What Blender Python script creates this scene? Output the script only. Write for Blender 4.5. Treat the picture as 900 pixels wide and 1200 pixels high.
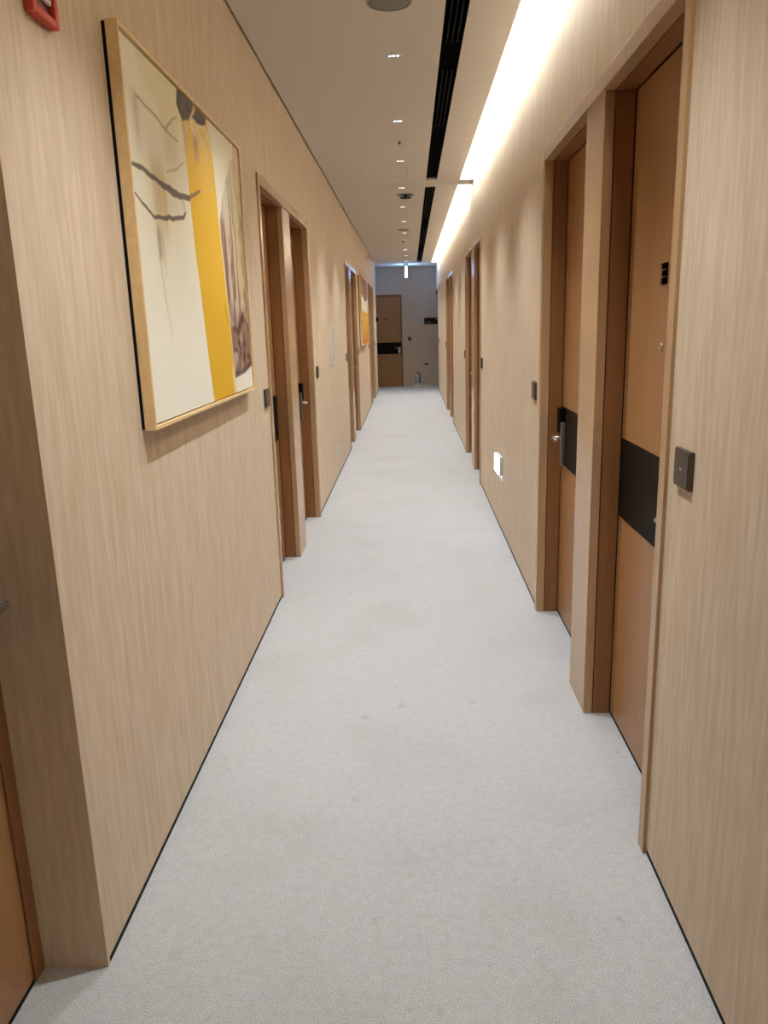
import bpy, bmesh, math, random
import numpy as np
from mathutils import Matrix, Vector

scene = bpy.context.scene
for o in list(bpy.data.objects):
    bpy.data.objects.remove(o)
C = scene.collection
random.seed(7)

# ------------------------------------------------------------------ dimensions (metres)
XL, XR, H = -0.764, 0.651, 2.866          # left wall, right wall, ceiling height
Y_BACK, Y_END, Y_LOBBY = -3.0, 19.76, 18.24
COVE_X, COVE_TOP = 0.515, 3.16            # edge of the ceiling at the light cove, top of the cove
SLOT0, SLOT1 = 0.185, 0.290               # linear air slot in the ceiling

# ------------------------------------------------------------------ camera
cam_d = bpy.data.cameras.new('camera')
cam = bpy.data.objects.new('camera', cam_d)
C.objects.link(cam)
scene.camera = cam
cam_d.sensor_fit = 'VERTICAL'
cam_d.sensor_height = 36.0
cam_d.sensor_width = 27.0
cam_d.lens = 904.2 / 1200.0 * 36.0
cam_d.clip_start, cam_d.clip_end = 0.02, 60
PITCH, YAW, ROLL = 0.23646, 0.03911, -0.02865


def cam_matrix():
    B = Matrix(((1, 0, 0), (0, 0, -1), (0, 1, 0)))
    cy, sy = math.cos(YAW), math.sin(YAW)
    cp, sp = math.cos(PITCH), math.sin(PITCH)
    cr, sr = math.cos(ROLL), math.sin(ROLL)
    Rz = Matrix(((cy, sy, 0), (-sy, cy, 0), (0, 0, 1)))
    Rx = Matrix(((1, 0, 0), (0, cp, -sp), (0, sp, cp)))
    Rr = Matrix(((cr, -sr, 0), (sr, cr, 0), (0, 0, 1)))
    M = Rr @ Rx @ B @ Rz
    r, d, f = M[0], M[1], M[2]
    return Matrix(((r[0], -d[0], -f[0], 0), (r[1], -d[1], -f[1], 0), (r[2], -d[2], -f[2], 1.5), (0, 0, 0, 1)))


cam.matrix_world = cam_matrix()

# ------------------------------------------------------------------ world, light levels and exposure
w = bpy.data.worlds.new('world')
scene.world = w
w.use_nodes = True
w.node_tree.nodes['Background'].inputs[0].default_value = (0.02, 0.022, 0.025, 1)
w.node_tree.nodes['Background'].inputs[1].default_value = 0.2
SPOT_W, SPOT_CONE = 72.0, 98.0
SPOT_COL = (0.89, 0.95, 1.0)
COVE_STRENGTH, COVE_COL = 13.0, (0.87, 0.95, 1.0)
SIGN_STRENGTH, SIGN_COL = 13.0, (0.22, 0.46, 1.0)
scene.view_settings.view_transform = 'Standard'
scene.view_settings.look = 'None'
scene.view_settings.gamma = 1.0
scene.view_settings.use_curve_mapping = False
scene.view_settings.exposure = 0.80


# ------------------------------------------------------------------ materials
def lin(r, g, b):
    f = lambda c: (c / 255 / 12.92) if c / 255 <= 0.04045 else ((c / 255 + 0.055) / 1.055) ** 2.4
    return (f(r), f(g), f(b), 1)


def new_mat(name):
    m = bpy.data.materials.new(name)
    m.use_nodes = True
    nt = m.node_tree
    return m, nt, nt.nodes['Principled BSDF']


def plain(name, col, rough=0.5, metal=0.0, noise=0.0, nscale=40, spec=0.5):
    m, nt, b = new_mat(name)
    b.inputs['Roughness'].default_value = rough
    b.inputs['Metallic'].default_value = metal
    b.inputs['Specular IOR Level'].default_value = spec
    if noise > 0:
        tc = nt.nodes.new('ShaderNodeTexCoord')
        n = nt.nodes.new('ShaderNodeTexNoise')
        n.inputs['Scale'].default_value = nscale
        n.inputs['Detail'].default_value = 4
        r = nt.nodes.new('ShaderNodeValToRGB')
        r.color_ramp.elements[0].position = 0.3
        r.color_ramp.elements[1].position = 0.7
        r.color_ramp.elements[0].color = tuple(c * (1 - noise) for c in col[:3]) + (1,)
        r.color_ramp.elements[1].color = tuple(min(1, c * (1 + noise)) for c in col[:3]) + (1,)
        nt.links.new(tc.outputs['Object'], n.inputs['Vector'])
        nt.links.new(n.outputs['Fac'], r.inputs[0])
        nt.links.new(r.outputs[0], b.inputs['Base Color'])
    else:
        b.inputs['Base Color'].default_value = col
    return m


def streaky(name, ca, cb, cc, sc1, sc2, rough, bump, spec=0.4):
    """vertical streaks: stretched noise, two octaves, three colours"""
    m, nt, b = new_mat(name)
    N, L = nt.nodes.new, nt.links.new
    tc = N('ShaderNodeTexCoord')

    def stretched(sc, detail):
        mp = N('ShaderNodeMapping')
        mp.inputs['Scale'].default_value = sc
        n = N('ShaderNodeTexNoise')
        n.inputs['Scale'].default_value = 1.0
        n.inputs['Detail'].default_value = detail
        n.inputs['Roughness'].default_value = 0.6
        L(tc.outputs['Object'], mp.inputs['Vector'])
        L(mp.outputs[0], n.inputs['Vector'])
        return n
    n1, n2 = stretched(sc1, 3), stretched(sc2, 2)
    r1 = N('ShaderNodeValToRGB')
    r1.color_ramp.elements[0].position, r1.color_ramp.elements[1].position = 0.34, 0.66
    r1.color_ramp.elements[0].color, r1.color_ramp.elements[1].color = ca, cb
    r2 = N('ShaderNodeValToRGB')
    r2.color_ramp.elements[0].position, r2.color_ramp.elements[1].position = 0.52, 0.72
    r2.color_ramp.elements[0].color, r2.color_ramp.elements[1].color = (0, 0, 0, 1), (0.75, 0.75, 0.75, 1)
    mx = N('ShaderNodeMix')
    mx.data_type = 'RGBA'
    L(n1.outputs['Fac'], r1.inputs[0])
    L(n2.outputs['Fac'], r2.inputs[0])
    L(r2.outputs[0], mx.inputs[0])
    L(r1.outputs[0], mx.inputs[6])
    mx.inputs[7].default_value = cc
    L(mx.outputs[2], b.inputs['Base Color'])
    b.inputs['Roughness'].default_value = rough
    b.inputs['Specular IOR Level'].default_value = spec
    if bump:
        bp = N('ShaderNodeBump')
        bp.inputs['Strength'].default_value = bump
        bp.inputs['Distance'].default_value = 0.002
        L(n1.outputs['Fac'], bp.inputs['Height'])
        L(bp.outputs[0], b.inputs['Normal'])
    return m


def emit(name, col, strength):
    m, nt, b = new_mat(name)
    b.inputs['Base Color'].default_value = tuple(col[:3]) + (1,)
    b.inputs['Emission Color'].default_value = tuple(col[:3]) + (1,)
    b.inputs['Emission Strength'].default_value = strength
    return m


M = {}
M['wall'] = streaky('wall_covering', lin(203, 181, 152), lin(216, 197, 171), lin(225, 204, 185),
                    (44, 44, 4.5), (62, 62, 5.0), 0.62, 0.04, 0.3)
M['veneer'] = streaky('door_veneer', lin(158, 115, 74), lin(167, 123, 81), lin(162, 118, 76),
                      (60, 60, 2.0), (18, 18, 0.7), 0.36, 0.04)
M['jamb'] = streaky('jamb_veneer', lin(140, 95, 57), lin(150, 103, 63), lin(145, 98, 59),
                    (60, 60, 2.0), (18, 18, 0.7), 0.38, 0.04)
M['casing'] = streaky('casing_veneer', lin(182, 146, 107), lin(192, 156, 116), lin(187, 151, 111),
                      (60, 60, 2.0), (18, 18, 0.7), 0.20, 0.01)
M['frame'] = streaky('picture_frame_wood', lin(226, 190, 136), lin(238, 206, 154), lin(232, 198, 146),
                     (30, 8, 30), (12, 2, 12), 0.45, 0.04)
M['ceiling'] = plain('ceiling_paint', lin(216, 206, 192), 0.85, 0, 0.012, 14, 0.2)
M['black'] = plain('matt_black', (0.006, 0.0055, 0.005, 1), 0.7, 0, 0, 1, 0.2)
M['slot'] = plain('slot_black', (0.003, 0.0025, 0.002, 1), 0.95, 0, 0.2, 30, 0.02)
M['slat'] = plain('slat_dark_metal', (0.010, 0.0085, 0.006, 1), 0.7, 0.0, 0.1, 30, 0.12)
M['band'] = plain('lock_band_black', (0.0065, 0.0048, 0.0036, 1), 0.5, 0, 0.15, 20, 0.12)
M['lockbox'] = plain('lock_plastic_black', (0.004, 0.0035, 0.0035, 1), 0.5, 0, 0.1, 40, 0.15)
M['steel'] = plain('satin_steel', (0.52, 0.47, 0.41, 1), 0.32, 0.9, 0.05, 60)
M['plate'] = plain('bell_plate_grey', lin(86, 74, 62), 0.42, 0.2, 0.05, 60)
M['plateface'] = plain('bell_plate_face', lin(72, 61, 50), 0.35, 0.2, 0.05, 60)
M['brownmetal'] = plain('number_brown', lin(86, 44, 30), 0.45, 0.0, 0.05, 50)
M['white'] = plain('white_plastic', lin(226, 222, 214), 0.45, 0, 0.015, 30)
M['grey'] = plain('grey_plastic', lin(150, 146, 138), 0.55, 0, 0.04, 200)
M['lightgrey'] = plain('pale_grey_plastic', lin(196, 196, 200), 0.45, 0, 0.02, 60)
M['red'] = plain('call_point_red', lin(200, 62, 44), 0.4, 0, 0.05, 30)
M['darkred'] = plain('call_point_dark_red', lin(105, 24, 14), 0.4, 0, 0.05, 30)
M['chrome'] = plain('chrome', (0.62, 0.62, 0.64, 1), 0.18, 1.0, 0.04, 30)
M['rubber'] = plain('black_rubber', (0.02, 0.02, 0.02, 1), 0.6, 0, 0.1, 50)
M['speaker'] = plain('speaker_mesh', lin(132, 126, 112), 0.7, 0, 0.12, 260)
M['marks'] = plain('sign_print_grey', lin(120, 112, 100), 0.6, 0, 0.05, 90)
M['green'] = plain('guide_green', lin(40, 190, 130), 0.5, 0, 0.05, 50)
M['glass'] = plain('frosted_lens', lin(176, 186, 214), 0.25, 0, 0.03, 60)
M['led'] = emit('led_emitter', (0.85, 0.90, 1.0), 2.2)
M['cove'] = emit('cove_tube', COVE_COL, COVE_STRENGTH)
M['sign'] = emit('exit_sign_face', SIGN_COL, SIGN_STRENGTH)
M['guide'] = emit('guide_light_face', (0.78, 0.89, 1.0), 2.6)
M['guidelow'] = emit('guide_light_lower', (0.40, 0.66, 1.0), 14.0)
M['endwall'] = streaky('lobby_wall_covering', lin(192, 175, 154), lin(204, 187, 165), lin(199, 182, 162),
                       (70, 70, 3), (30, 30, 1.2), 0.6, 0.1, 0.3)

# carpet: fine loop speckle over slow cloudy wear, a few traffic smudges
m, nt, b = new_mat('carpet')
N, L = nt.nodes.new, nt.links.new
tc = N('ShaderNodeTexCoord')
nz = []
for sc, det in ((330, 2), (40, 4), (2.2, 3)):
    n = N('ShaderNodeTexNoise')
    n.inputs['Scale'].default_value = sc
    n.inputs['Detail'].default_value = det
    L(tc.outputs['Object'], n.inputs['Vector'])
    nz.append(n)
r1 = N('ShaderNodeValToRGB')
e = r1.color_ramp.elements
e[0].position, e[1].position = 0.30, 0.70
e[0].color, e[1].color = lin(150, 150, 150), lin(209, 211, 214)
mid = r1.color_ramp.elements.new(0.5)
mid.color = lin(188, 189, 190)
L(nz[0].outputs['Fac'], r1.inputs[0])
mulA = N('ShaderNodeMix')
mulA.data_type, mulA.blend_type = 'RGBA', 'MULTIPLY'
mulA.inputs[0].default_value = 1
ra = N('ShaderNodeValToRGB')
ra.color_ramp.elements[0].position, ra.color_ramp.elements[1].position = 0.35, 0.6
ra.color_ramp.elements[0].color, ra.color_ramp.elements[1].color = (0.93, 0.92, 0.92, 1), (1, 1, 1, 1)
L(nz[1].outputs['Fac'], ra.inputs[0])
L(r1.outputs[0], mulA.inputs[6])
L(ra.outputs[0], mulA.inputs[7])
mulB = N('ShaderNodeMix')
mulB.data_type, mulB.blend_type = 'RGBA', 'MULTIPLY'
mulB.inputs[0].default_value = 1
rb = N('ShaderNodeValToRGB')
rb.color_ramp.elements[0].position, rb.color_ramp.elements[1].position = 0.32, 0.5
rb.color_ramp.elements[0].color, rb.color_ramp.elements[1].color = (0.94, 0.93, 0.92, 1), (1, 1, 1, 1)
L(nz[2].outputs['Fac'], rb.inputs[0])
L(mulA.outputs[2], mulB.inputs[6])
L(rb.outputs[0], mulB.inputs[7])
sm_n = N('ShaderNodeTexNoise')
sm_n.inputs['Scale'].default_value = 11.0
sm_n.inputs['Detail'].default_value = 5
L(tc.outputs['Object'], sm_n.inputs['Vector'])
rs = N('ShaderNodeValToRGB')
rs.color_ramp.elements[0].position, rs.color_ramp.elements[1].position = 0.66, 0.76
rs.color_ramp.elements[0].color, rs.color_ramp.elements[1].color = (1, 1, 1, 1), (0.80, 0.77, 0.74, 1)
L(sm_n.outputs['Fac'], rs.inputs[0])
mulC = N('ShaderNodeMix')
mulC.data_type, mulC.blend_type = 'RGBA', 'MULTIPLY'
mulC.inputs[0].default_value = 1
L(mulB.outputs[2], mulC.inputs[6])
L(rs.outputs[0], mulC.inputs[7])
L(mulC.outputs[2], b.inputs['Base Color'])
b.inputs['Roughness'].default_value = 0.95
b.inputs['Specular IOR Level'].default_value = 0.1
b.inputs['Sheen Weight'].default_value = 0.25
b.inputs['Sheen Roughness'].default_value = 0.5
bp_ = N('ShaderNodeBump')
bp_.inputs['Strength'].default_value = 0.3
bp_.inputs['Distance'].default_value = 0.004
L(nz[0].outputs['Fac'], bp_.inputs['Height'])
L(bp_.outputs[0], b.inputs['Normal'])
M['carpet'] = m

m, nt, b = new_mat('painted_canvas')
at = nt.nodes.new('ShaderNodeAttribute')
at.attribute_name = 'paint'
nt.links.new(at.outputs['Color'], b.inputs['Base Color'])
b.inputs['Roughness'].default_value = 0.6
b.inputs['Specular IOR Level'].default_value = 0.25
M['canvas'] = m


# ------------------------------------------------------------------ mesh helpers
class MB:
    """collects shapes in world coordinates, links them as ONE mesh object"""

    def __init__(s):
        s.v, s.f = [], []

    def add(s, vs, fs):
        k = len(s.v)
        s.v += [tuple(p) for p in vs]
        s.f += [tuple(i + k for i in f) for f in fs]
        return s

    def box(s, x0, x1, y0, y1, z0, z1):
        x0, x1 = min(x0, x1), max(x0, x1)
        y0, y1 = min(y0, y1), max(y0, y1)
        z0, z1 = min(z0, z1), max(z0, z1)
        return s.add([(x0, y0, z0), (x1, y0, z0), (x1, y1, z0), (x0, y1, z0),
                      (x0, y0, z1), (x1, y0, z1), (x1, y1, z1), (x0, y1, z1)],
                     [(0, 3, 2, 1), (4, 5, 6, 7), (0, 1, 5, 4), (1, 2, 6, 5), (2, 3, 7, 6), (3, 0, 4, 7)])

    def lathe(s, c, axis, prof, n=28):
        """prof: list of (radius, height along axis)"""
        ax = Vector(axis).normalized()
        u = ax.orthogonal().normalized()
        v = ax.cross(u)
        c = Vector(c)
        vs, fs = [], []
        for r, h in prof:
            for i in range(n):
                a = 2 * math.pi * i / n
                vs.append(c + ax * h + (u * math.cos(a) + v * math.sin(a)) * r)
        m_ = len(prof)
        for j in range(m_ - 1):
            for i in range(n):
                fs.append((j * n + i, j * n + (i + 1) % n, (j + 1) * n + (i + 1) % n, (j + 1) * n + i))
        fs.append(tuple(range(n - 1, -1, -1)))
        fs.append(tuple((m_ - 1) * n + i for i in range(n)))
        return s.add(vs, fs)

    def cyl(s, p, q, r, n=20):
        p, q = Vector(p), Vector(q)
        return s.lathe(p, q - p, [(r, 0), (r, (q - p).length)], n)

    def ring(s, c, axis, prof, n=32):
        """closed profile revolved (torus-like)"""
        ax = Vector(axis).normalized()
        u = ax.orthogonal().normalized()
        v = ax.cross(u)
        c = Vector(c)
        vs, fs = [], []
        m_ = len(prof)
        for i in range(n):
            a = 2 * math.pi * i / n
            d = u * math.cos(a) + v * math.sin(a)
            for r, h in prof:
                vs.append(c + ax * h + d * r)
        for i in range(n):
            for j in range(m_):
                fs.append((i * m_ + j, i * m_ + (j + 1) % m_, ((i + 1) % n) * m_ + (j + 1) % m_, ((i + 1) % n) * m_ + j))
        return s.add(vs, fs)

    def tube(s, pts, r, n=10):
        pts = [Vector(p) for p in pts]
        vs, fs = [], []
        t0 = (pts[1] - pts[0]).normalized()
        u = t0.orthogonal().normalized()
        for i, p in enumerate(pts):
            t = (pts[min(i + 1, len(pts) - 1)] - pts[max(i - 1, 0)]).normalized()
            u = (u - t * u.dot(t)).normalized()
            v = t.cross(u)
            for k in range(n):
                a = 2 * math.pi * k / n
                vs.append(p + (u * math.cos(a) + v * math.sin(a)) * r)
        for i in range(len(pts) - 1):
            for k in range(n):
                fs.append((i * n + k, i * n + (k + 1) % n, (i + 1) * n + (k + 1) % n, (i + 1) * n + k))
        fs.append(tuple(range(n - 1, -1, -1)))
        fs.append(tuple((len(pts) - 1) * n + k for k in range(n)))
        return s.add(vs, fs)

    def prism(s, poly, d0, d1):
        """poly: 3D points (planar), extruded from offset vector d0 to d1"""
        n = len(poly)
        d0, d1 = Vector(d0), Vector(d1)
        vs = [Vector(p) + d0 for p in poly] + [Vector(p) + d1 for p in poly]
        fs = [tuple(range(n - 1, -1, -1)), tuple(range(n, 2 * n))]
        fs += [(i, (i + 1) % n, n + (i + 1) % n, n + i) for i in range(n)]
        return s.add(vs, fs)

    def build(s, name, mat, parent=None, bevel=0.0, smooth=False):
        off = Vector(parent.get('_w', (0, 0, 0))) if parent else Vector((0, 0, 0))
        me = bpy.data.meshes.new(name)
        me.from_pydata([tuple(Vector(p) - off) for p in s.v], [], s.f)
        bm = bmesh.new()
        bm.from_mesh(me)
        bmesh.ops.recalc_face_normals(bm, faces=bm.faces)
        bm.to_mesh(me)
        bm.free()
        me.materials.append(M[mat])
        if smooth:
            for p in me.polygons:
                p.use_smooth = len(p.vertices) <= 4
        o = bpy.data.objects.new(name, me)
        C.objects.link(o)
        if parent:
            o.parent = parent
            o['_w'] = (off.x, off.y, off.z)
        if bevel:
            md = o.modifiers.new('bevel', 'BEVEL')
            md.width, md.segments, md.limit_method = bevel, 2, 'ANGLE'
        return o


EMPTIES = []


def empty(name, loc):
    o = bpy.data.objects.new(name, None)
    C.objects.link(o)
    o.location = loc
    o.empty_display_size = 0.05
    q = Vector(loc)
    o['_w'] = (q.x, q.y, q.z)
    EMPTIES.append(o)
    return o


def tag(o, label, cat, group=None, kind=None):
    o['label'] = label
    o['category'] = cat
    if group:
        o['group'] = group
    if kind:
        o['kind'] = kind
    return o


def copy_tree(root, loc, label=None):
    r = root.copy()
    C.objects.link(r)
    r.location = loc
    if label:
        r['label'] = label
    for ch in list(root.children):
        c = ch.copy()
        C.objects.link(c)
        c.parent = r
        for g in list(ch.children):
            d = g.copy()
            C.objects.link(d)
            d.parent = c
    return r


def cells(a0, a1, b0, b1, holes):
    """rectangle minus rectangular holes -> list of (a0,a1,b0,b1)"""
    A = sorted({a0, a1} | {min(max(h[i], a0), a1) for h in holes for i in (0, 1)})
    out = []
    for p, q in zip(A, A[1:]):
        if q - p < 1e-6:
            continue
        mid_ = (p + q) / 2
        cuts = sorted((max(h[2], b0), min(h[3], b1)) for h in holes if h[0] < mid_ < h[1])
        z = b0
        for c0, c1 in cuts:
            if c0 - z > 1e-6:
                out.append((p, q, z, c0))
            z = max(z, c1)
        if b1 - z > 1e-6:
            out.append((p, q, z, b1))
    return out


# ------------------------------------------------------------------ door pairs: outer start, post start, post end, outer end
HEAD_IN, HEAD_OUT, CW = 2.225, 2.275, 0.045
PAIRS_L = [(4.165, 4.970, 5.262, 6.125), (9.535, 10.262, 10.590, 11.450), (14.800, 15.490, 15.790, 16.680)]
PAIRS_R = [(1.956, 2.785, 3.050, 3.938), (7.270, 8.052, 8.400, 9.215), (11.900, 12.860, 13.120, 14.020)]
NICHE = (0.55, 1.545)

# ------------------------------------------------------------------ floor, ceiling, walls
fl = MB().box(-2.4, 2.1, Y_BACK - 0.1, Y_END + 0.15, -0.08, 0.0).build('floor', 'carpet')
tag(fl, 'pale grey loop pile carpet running the length of the corridor', 'floor', kind='structure')

wl = MB()
holes = [(a, d, 0, HEAD_OUT) for a, _, _, d in PAIRS_L] + [(NICHE[0], NICHE[1], 0, HEAD_OUT)]
for y0, y1, z0, z1 in cells(Y_BACK, Y_LOBBY, 0.018, COVE_TOP, holes):
    wl.box(XL - 0.30, XL, y0, y1, z0, z1)
wl.box(XL - 0.30, XL, NICHE[1], NICHE[1] + 0.012, 0, 0.018)
tag(wl.build('wall_left', 'wall'), 'left corridor wall in beige vertically streaked wall covering', 'wall', kind='structure')

wr = MB()
holes = [(a, d, 0, HEAD_OUT) for a, _, _, d in PAIRS_R] + [(18.2, Y_END, 0, 2.29)]
for y0, y1, z0, z1 in cells(Y_BACK, Y_END, 0.018, COVE_TOP, holes):
    wr.box(XR, XR + 0.30, y0, y1, z0, z1)
tag(wr.build('wall_right', 'wall'), 'right corridor wall in beige streaked covering washed by cove light', 'wall', kind='structure')

DOOR_END = (-0.985, -0.188)
we = MB()
for x0, x1, z0, z1 in cells(-2.4, 2.1, 0.0, H + 0.1, [(DOOR_END[0], DOOR_END[1], 0, 2.245)]):
    we.box(x0, x1, Y_END, Y_END + 0.15, z0, z1)
tag(we.build('wall_end', 'endwall'), 'grey beige end wall with a single door', 'wall', kind='structure')

tag(MB().box(-1.1, 1.0, Y_BACK - 0.1, Y_BACK, 0, COVE_TOP).build('wall_back', 'wall'),
    'beige wall closing the corridor behind the viewer', 'wall', kind='structure')
wl2 = MB().box(-2.4, XL - 0.30, Y_LOBBY - 0.12, Y_LOBBY, 0, H).box(-2.4, -2.3, Y_LOBBY, Y_END, 0, H)
tag(wl2.build('wall_lobby', 'endwall'), 'side lobby wall turning left at the corridor end', 'wall', kind='structure')
wa = MB().box(XR + 0.30, 2.1, 18.08, 18.2, 0, 2.5).box(2.0, 2.1, 18.2, Y_END, 0, 2.5).box(XR + 0.3, 2.0, 18.2, Y_END, 2.29, 2.5)
tag(wa.build('wall_alcove', 'endwall'), 'alcove walls opening right beside the end wall', 'wall', kind='structure')


def piers(holes_, y0, y1):
    out, y = [], y0
    for a, d in sorted(holes_):
        out.append((y, a))
        y = d
    out.append((y, y1))
    return out


bl = MB()
for y0, y1 in piers([(a, d) for a, _, _, d in PAIRS_L] + [NICHE], Y_BACK, Y_LOBBY):
    bl.box(XL - 0.10, XL - 0.001, y0 + 0.012, y1, 0, 0.018)
tag(bl.build('baseboard_left', 'black'), 'recessed black shadow gap along the foot of the left wall', 'baseboard', kind='structure')
br = MB()
for y0, y1 in piers([(a, d) for a, _, _, d in PAIRS_R], Y_BACK, 18.2):
    br.box(XR + 0.001, XR + 0.10, y0, y1, 0, 0.018)
tag(br.build('baseboard_right', 'black'), 'recessed black shadow gap along the foot of the right wall', 'baseboard', kind='structure')

# ceiling slabs with access panel openings and the slot left open
PANELS = [(-0.425, -0.005, 7.35, 7.79), (-0.418, 0.0, 10.28, 10.62)]
JOINT = 8.222
g = 0.003
ce = MB()
hol = [(a - g, b_ + g, c - g, d + g) for a, b_, c, d in PANELS] + [(SLOT0, SLOT1, Y_BACK, 8.05), (SLOT0, SLOT1, 8.44, 18.12)]
for ya, yb in ((Y_BACK, JOINT - 0.005), (JOINT + 0.005, Y_LOBBY)):
    hh = [(a, b_, max(c, ya), min(d, yb)) for a, b_, c, d in hol if min(d, yb) > max(c, ya)]
    for x0, x1, y0, y1 in cells(XL + 0.010, COVE_X, ya, yb, hh):
        ce.box(x0, x1, y0, y1, H, H + 0.022)
ce.box(-2.4, COVE_X, Y_LOBBY + 0.004, Y_END, H, H + 0.022).box(COVE_X, XR, Y_LOBBY + 0.004, Y_END, H, H + 0.022)
tag(ce.build('ceiling', 'ceiling'), 'warm white plasterboard corridor ceiling with a fine cross joint', 'ceiling', kind='structure')
cb = MB().box(XL - 0.02, 0.17, Y_BACK, Y_END, H + 0.03, H + 0.05)  # black sheet over the ceiling edge, its colour stands for the gap's shade
tag(cb.build('trim_1', 'black'), 'black sheet giving the thin ceiling gap beside the left wall its shade', 'trim', kind='structure')
# cove: inner upstand, roof, end stops and the divider
cv = MB().box(0.40, 0.44, Y_BACK, Y_LOBBY, H + 0.022, COVE_TOP).box(0.40, XR, Y_BACK, Y_LOBBY + 0.06, COVE_TOP, COVE_TOP + 0.04)
cv.box(0.44, XR, Y_LOBBY, Y_LOBBY + 0.06, H + 0.022, COVE_TOP)
tag(cv.build('trim_2', 'ceiling'), 'white plaster light cove above the right wall', 'trim', kind='structure')
dv = MB().box(COVE_X, XR, 8.10, 8.385, H + 0.001, COVE_TOP).box(0.44, COVE_X, 8.10, 8.385, H + 0.022, COVE_TOP)
tag(dv.build('trim_3', 'ceiling'), 'white divider block bridging the light cove at the ceiling joint', 'trim', kind='structure')

for k, (a, b_, c, d) in enumerate(PANELS):
    e_ = empty('access_panel', (a, c, H))
    MB().box(a, b_, c, d, H + 0.0005, H + 0.016).build('panel', 'ceiling', e_, 0.0008)
    MB().cyl(((a + b_) / 2, d - 0.03, H - 0.001), ((a + b_) / 2, d - 0.03, H + 0.002), 0.004, 10).build('latch', 'grey', e_)
    tag(e_, ['flush white ceiling access panel just before the cove divider',
             'flush white ceiling access panel beyond the dark dusty air vent'][k], 'panel', 'ceiling access panels')

# linear slot diffusers
SEGS = [(Y_BACK, 1.2, True), (1.2, 1.62, False), (1.62, 4.335, True), (4.335, 4.77, False), (4.77, 6.02, True), (6.02, 8.05, False),
        (8.44, 9.4, True), (9.4, 10.9, True), (10.9, 12.0, False), (12.0, 14.4, True), (14.4, 15.5, False), (15.5, 18.12, True)]
SLOT_TXT = ['slatted black air slot in the ceiling behind the viewer', 'short blank black slot cover over the viewer',
            'slatted black air slot in the ceiling above the numeral three door', 'short blank black slot cover beside the first seen downlight',
            'slatted black air slot between two blank black slot covers', 'long blank black slot cover ending at the cove divider',
            'slatted black air slot starting just beyond the cove divider', 'slatted black air slot level with the second ceiling access panel',
            'blank black slot cover near the second round ceiling speaker', 'slatted black air slot near the small smoke detector',
            'blank black slot cover level with the last left door pair', 'slatted black air slot ending at the lobby ceiling']
for (a, b_, slats), slot_label in zip(SEGS, SLOT_TXT):
    e_ = empty('slot_diffuser', (SLOT0, a, H))
    h_ = MB()
    t = 0.004
    h_.box(SLOT0, SLOT0 + t, a, b_, H + 0.0005, H + 0.09).box(SLOT1 - t, SLOT1, a, b_, H + 0.0005, H + 0.09)
    h_.box(SLOT0, SLOT1, a, b_, H + 0.09, H + 0.094)
    if not slats:
        h_.box(SLOT0 + t, SLOT1 - t, a + 0.002, b_ - 0.002, H + 0.020, H + 0.028)
    h_.build('housing', 'slot', e_)
    if slats:
        for i in range(3):
            xx = SLOT0 + 0.026 + i * 0.026
            MB().box(xx, xx + 0.006, a + 0.004, b_ - 0.004, H + 0.006, H + 0.030).build('slat', 'slat', e_)
    tag(e_, slot_label, 'air diffuser', 'black linear air slots in the ceiling')


# cove tubes
def cove_tube():
    y = Y_BACK + 0.1
    k = 0
    while y < 18.0:
        y2 = y + 1.25
        if y < 8.10 < y2 or y < 8.385 < y2:
            if y < 8.10 and 8.10 - y > 0.5:
                y2 = 8.08
            else:
                y = 8.40
                continue
        y2 = min(y2, 18.2)
        e_ = empty('cove_light', (0.456, y, 3.0))
        MB().box(0.440, 0.446, y, y2, 2.95, 3.150).build('batten', 'white', e_, 0.003)
        MB().prism([(0.458, y + 0.02, 2.950), (0.446, y + 0.02, 2.960), (0.478, y + 0.02, 3.140), (0.490, y + 0.02, 3.130)], (0, 0, 0), (0, y2 - y - 0.04, 0)).build('diffuser', 'cove', e_)
        tag(e_, 'slim light batten hidden inside the ceiling cove', 'light', 'light battens in the cove')
        y = y2 + 0.06
        k += 1


cove_tube()


# ------------------------------------------------------------------ door surrounds and doors
def sx(s, wx, d):          # depth d into the wall on side s (-1 left, +1 right)
    return wx + s * d


trim_n, door_n = [4], [1]


def surround(s, wx, pair, label):
    y0, p0, p1, y1 = pair
    e_ = empty('trim_%d' % trim_n[0], (wx, y0, 0))
    trim_n[0] += 1
    X = lambda d: sx(s, wx, d)
    for a, b_ in ((y0, y0 + CW), (y1 - CW, y1)):
        MB().box(X(-0.010), X(0.033), a, b_, 0, HEAD_IN).build('side_casing', 'casing', e_, 0.0012)
    MB().box(X(-0.010), X(0.033), y0, y1, HEAD_IN, HEAD_OUT).build('head_casing', 'casing', e_, 0.0012)
    MB().box(X(0.0), X(0.033), p0, p1, 0, HEAD_IN).build('post', 'casing', e_, 0.0012)
    for a, b_ in ((y0 + CW, p0), (p1, y1 - CW)):
        MB().box(X(0.0365), X(0.100), a - 0.03, a + 0.001, 0, HEAD_IN + 0.03).build('jamb', 'jamb', e_, 0.001)
        MB().box(X(0.0365), X(0.100), b_ - 0.001, b_ + 0.03, 0, HEAD_IN + 0.03).build('jamb', 'jamb', e_, 0.001)
        MB().box(X(0.0365), X(0.100), a + 0.001, b_ - 0.001, HEAD_IN - 0.001, HEAD_IN + 0.03).build('head_jamb', 'jamb', e_, 0.001)
    MB().box(X(0.16), X(0.18), y0, y1, 0, HEAD_OUT).box(X(0.034), X(0.16), p0 + 0.031, p1 - 0.031, 0, HEAD_IN).build('gap_shade_back', 'black', e_)  # black sheets added behind, so the gaps round leaves and jambs read as shade
    return tag(e_, label, 'door surround', kind='structure')


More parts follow.
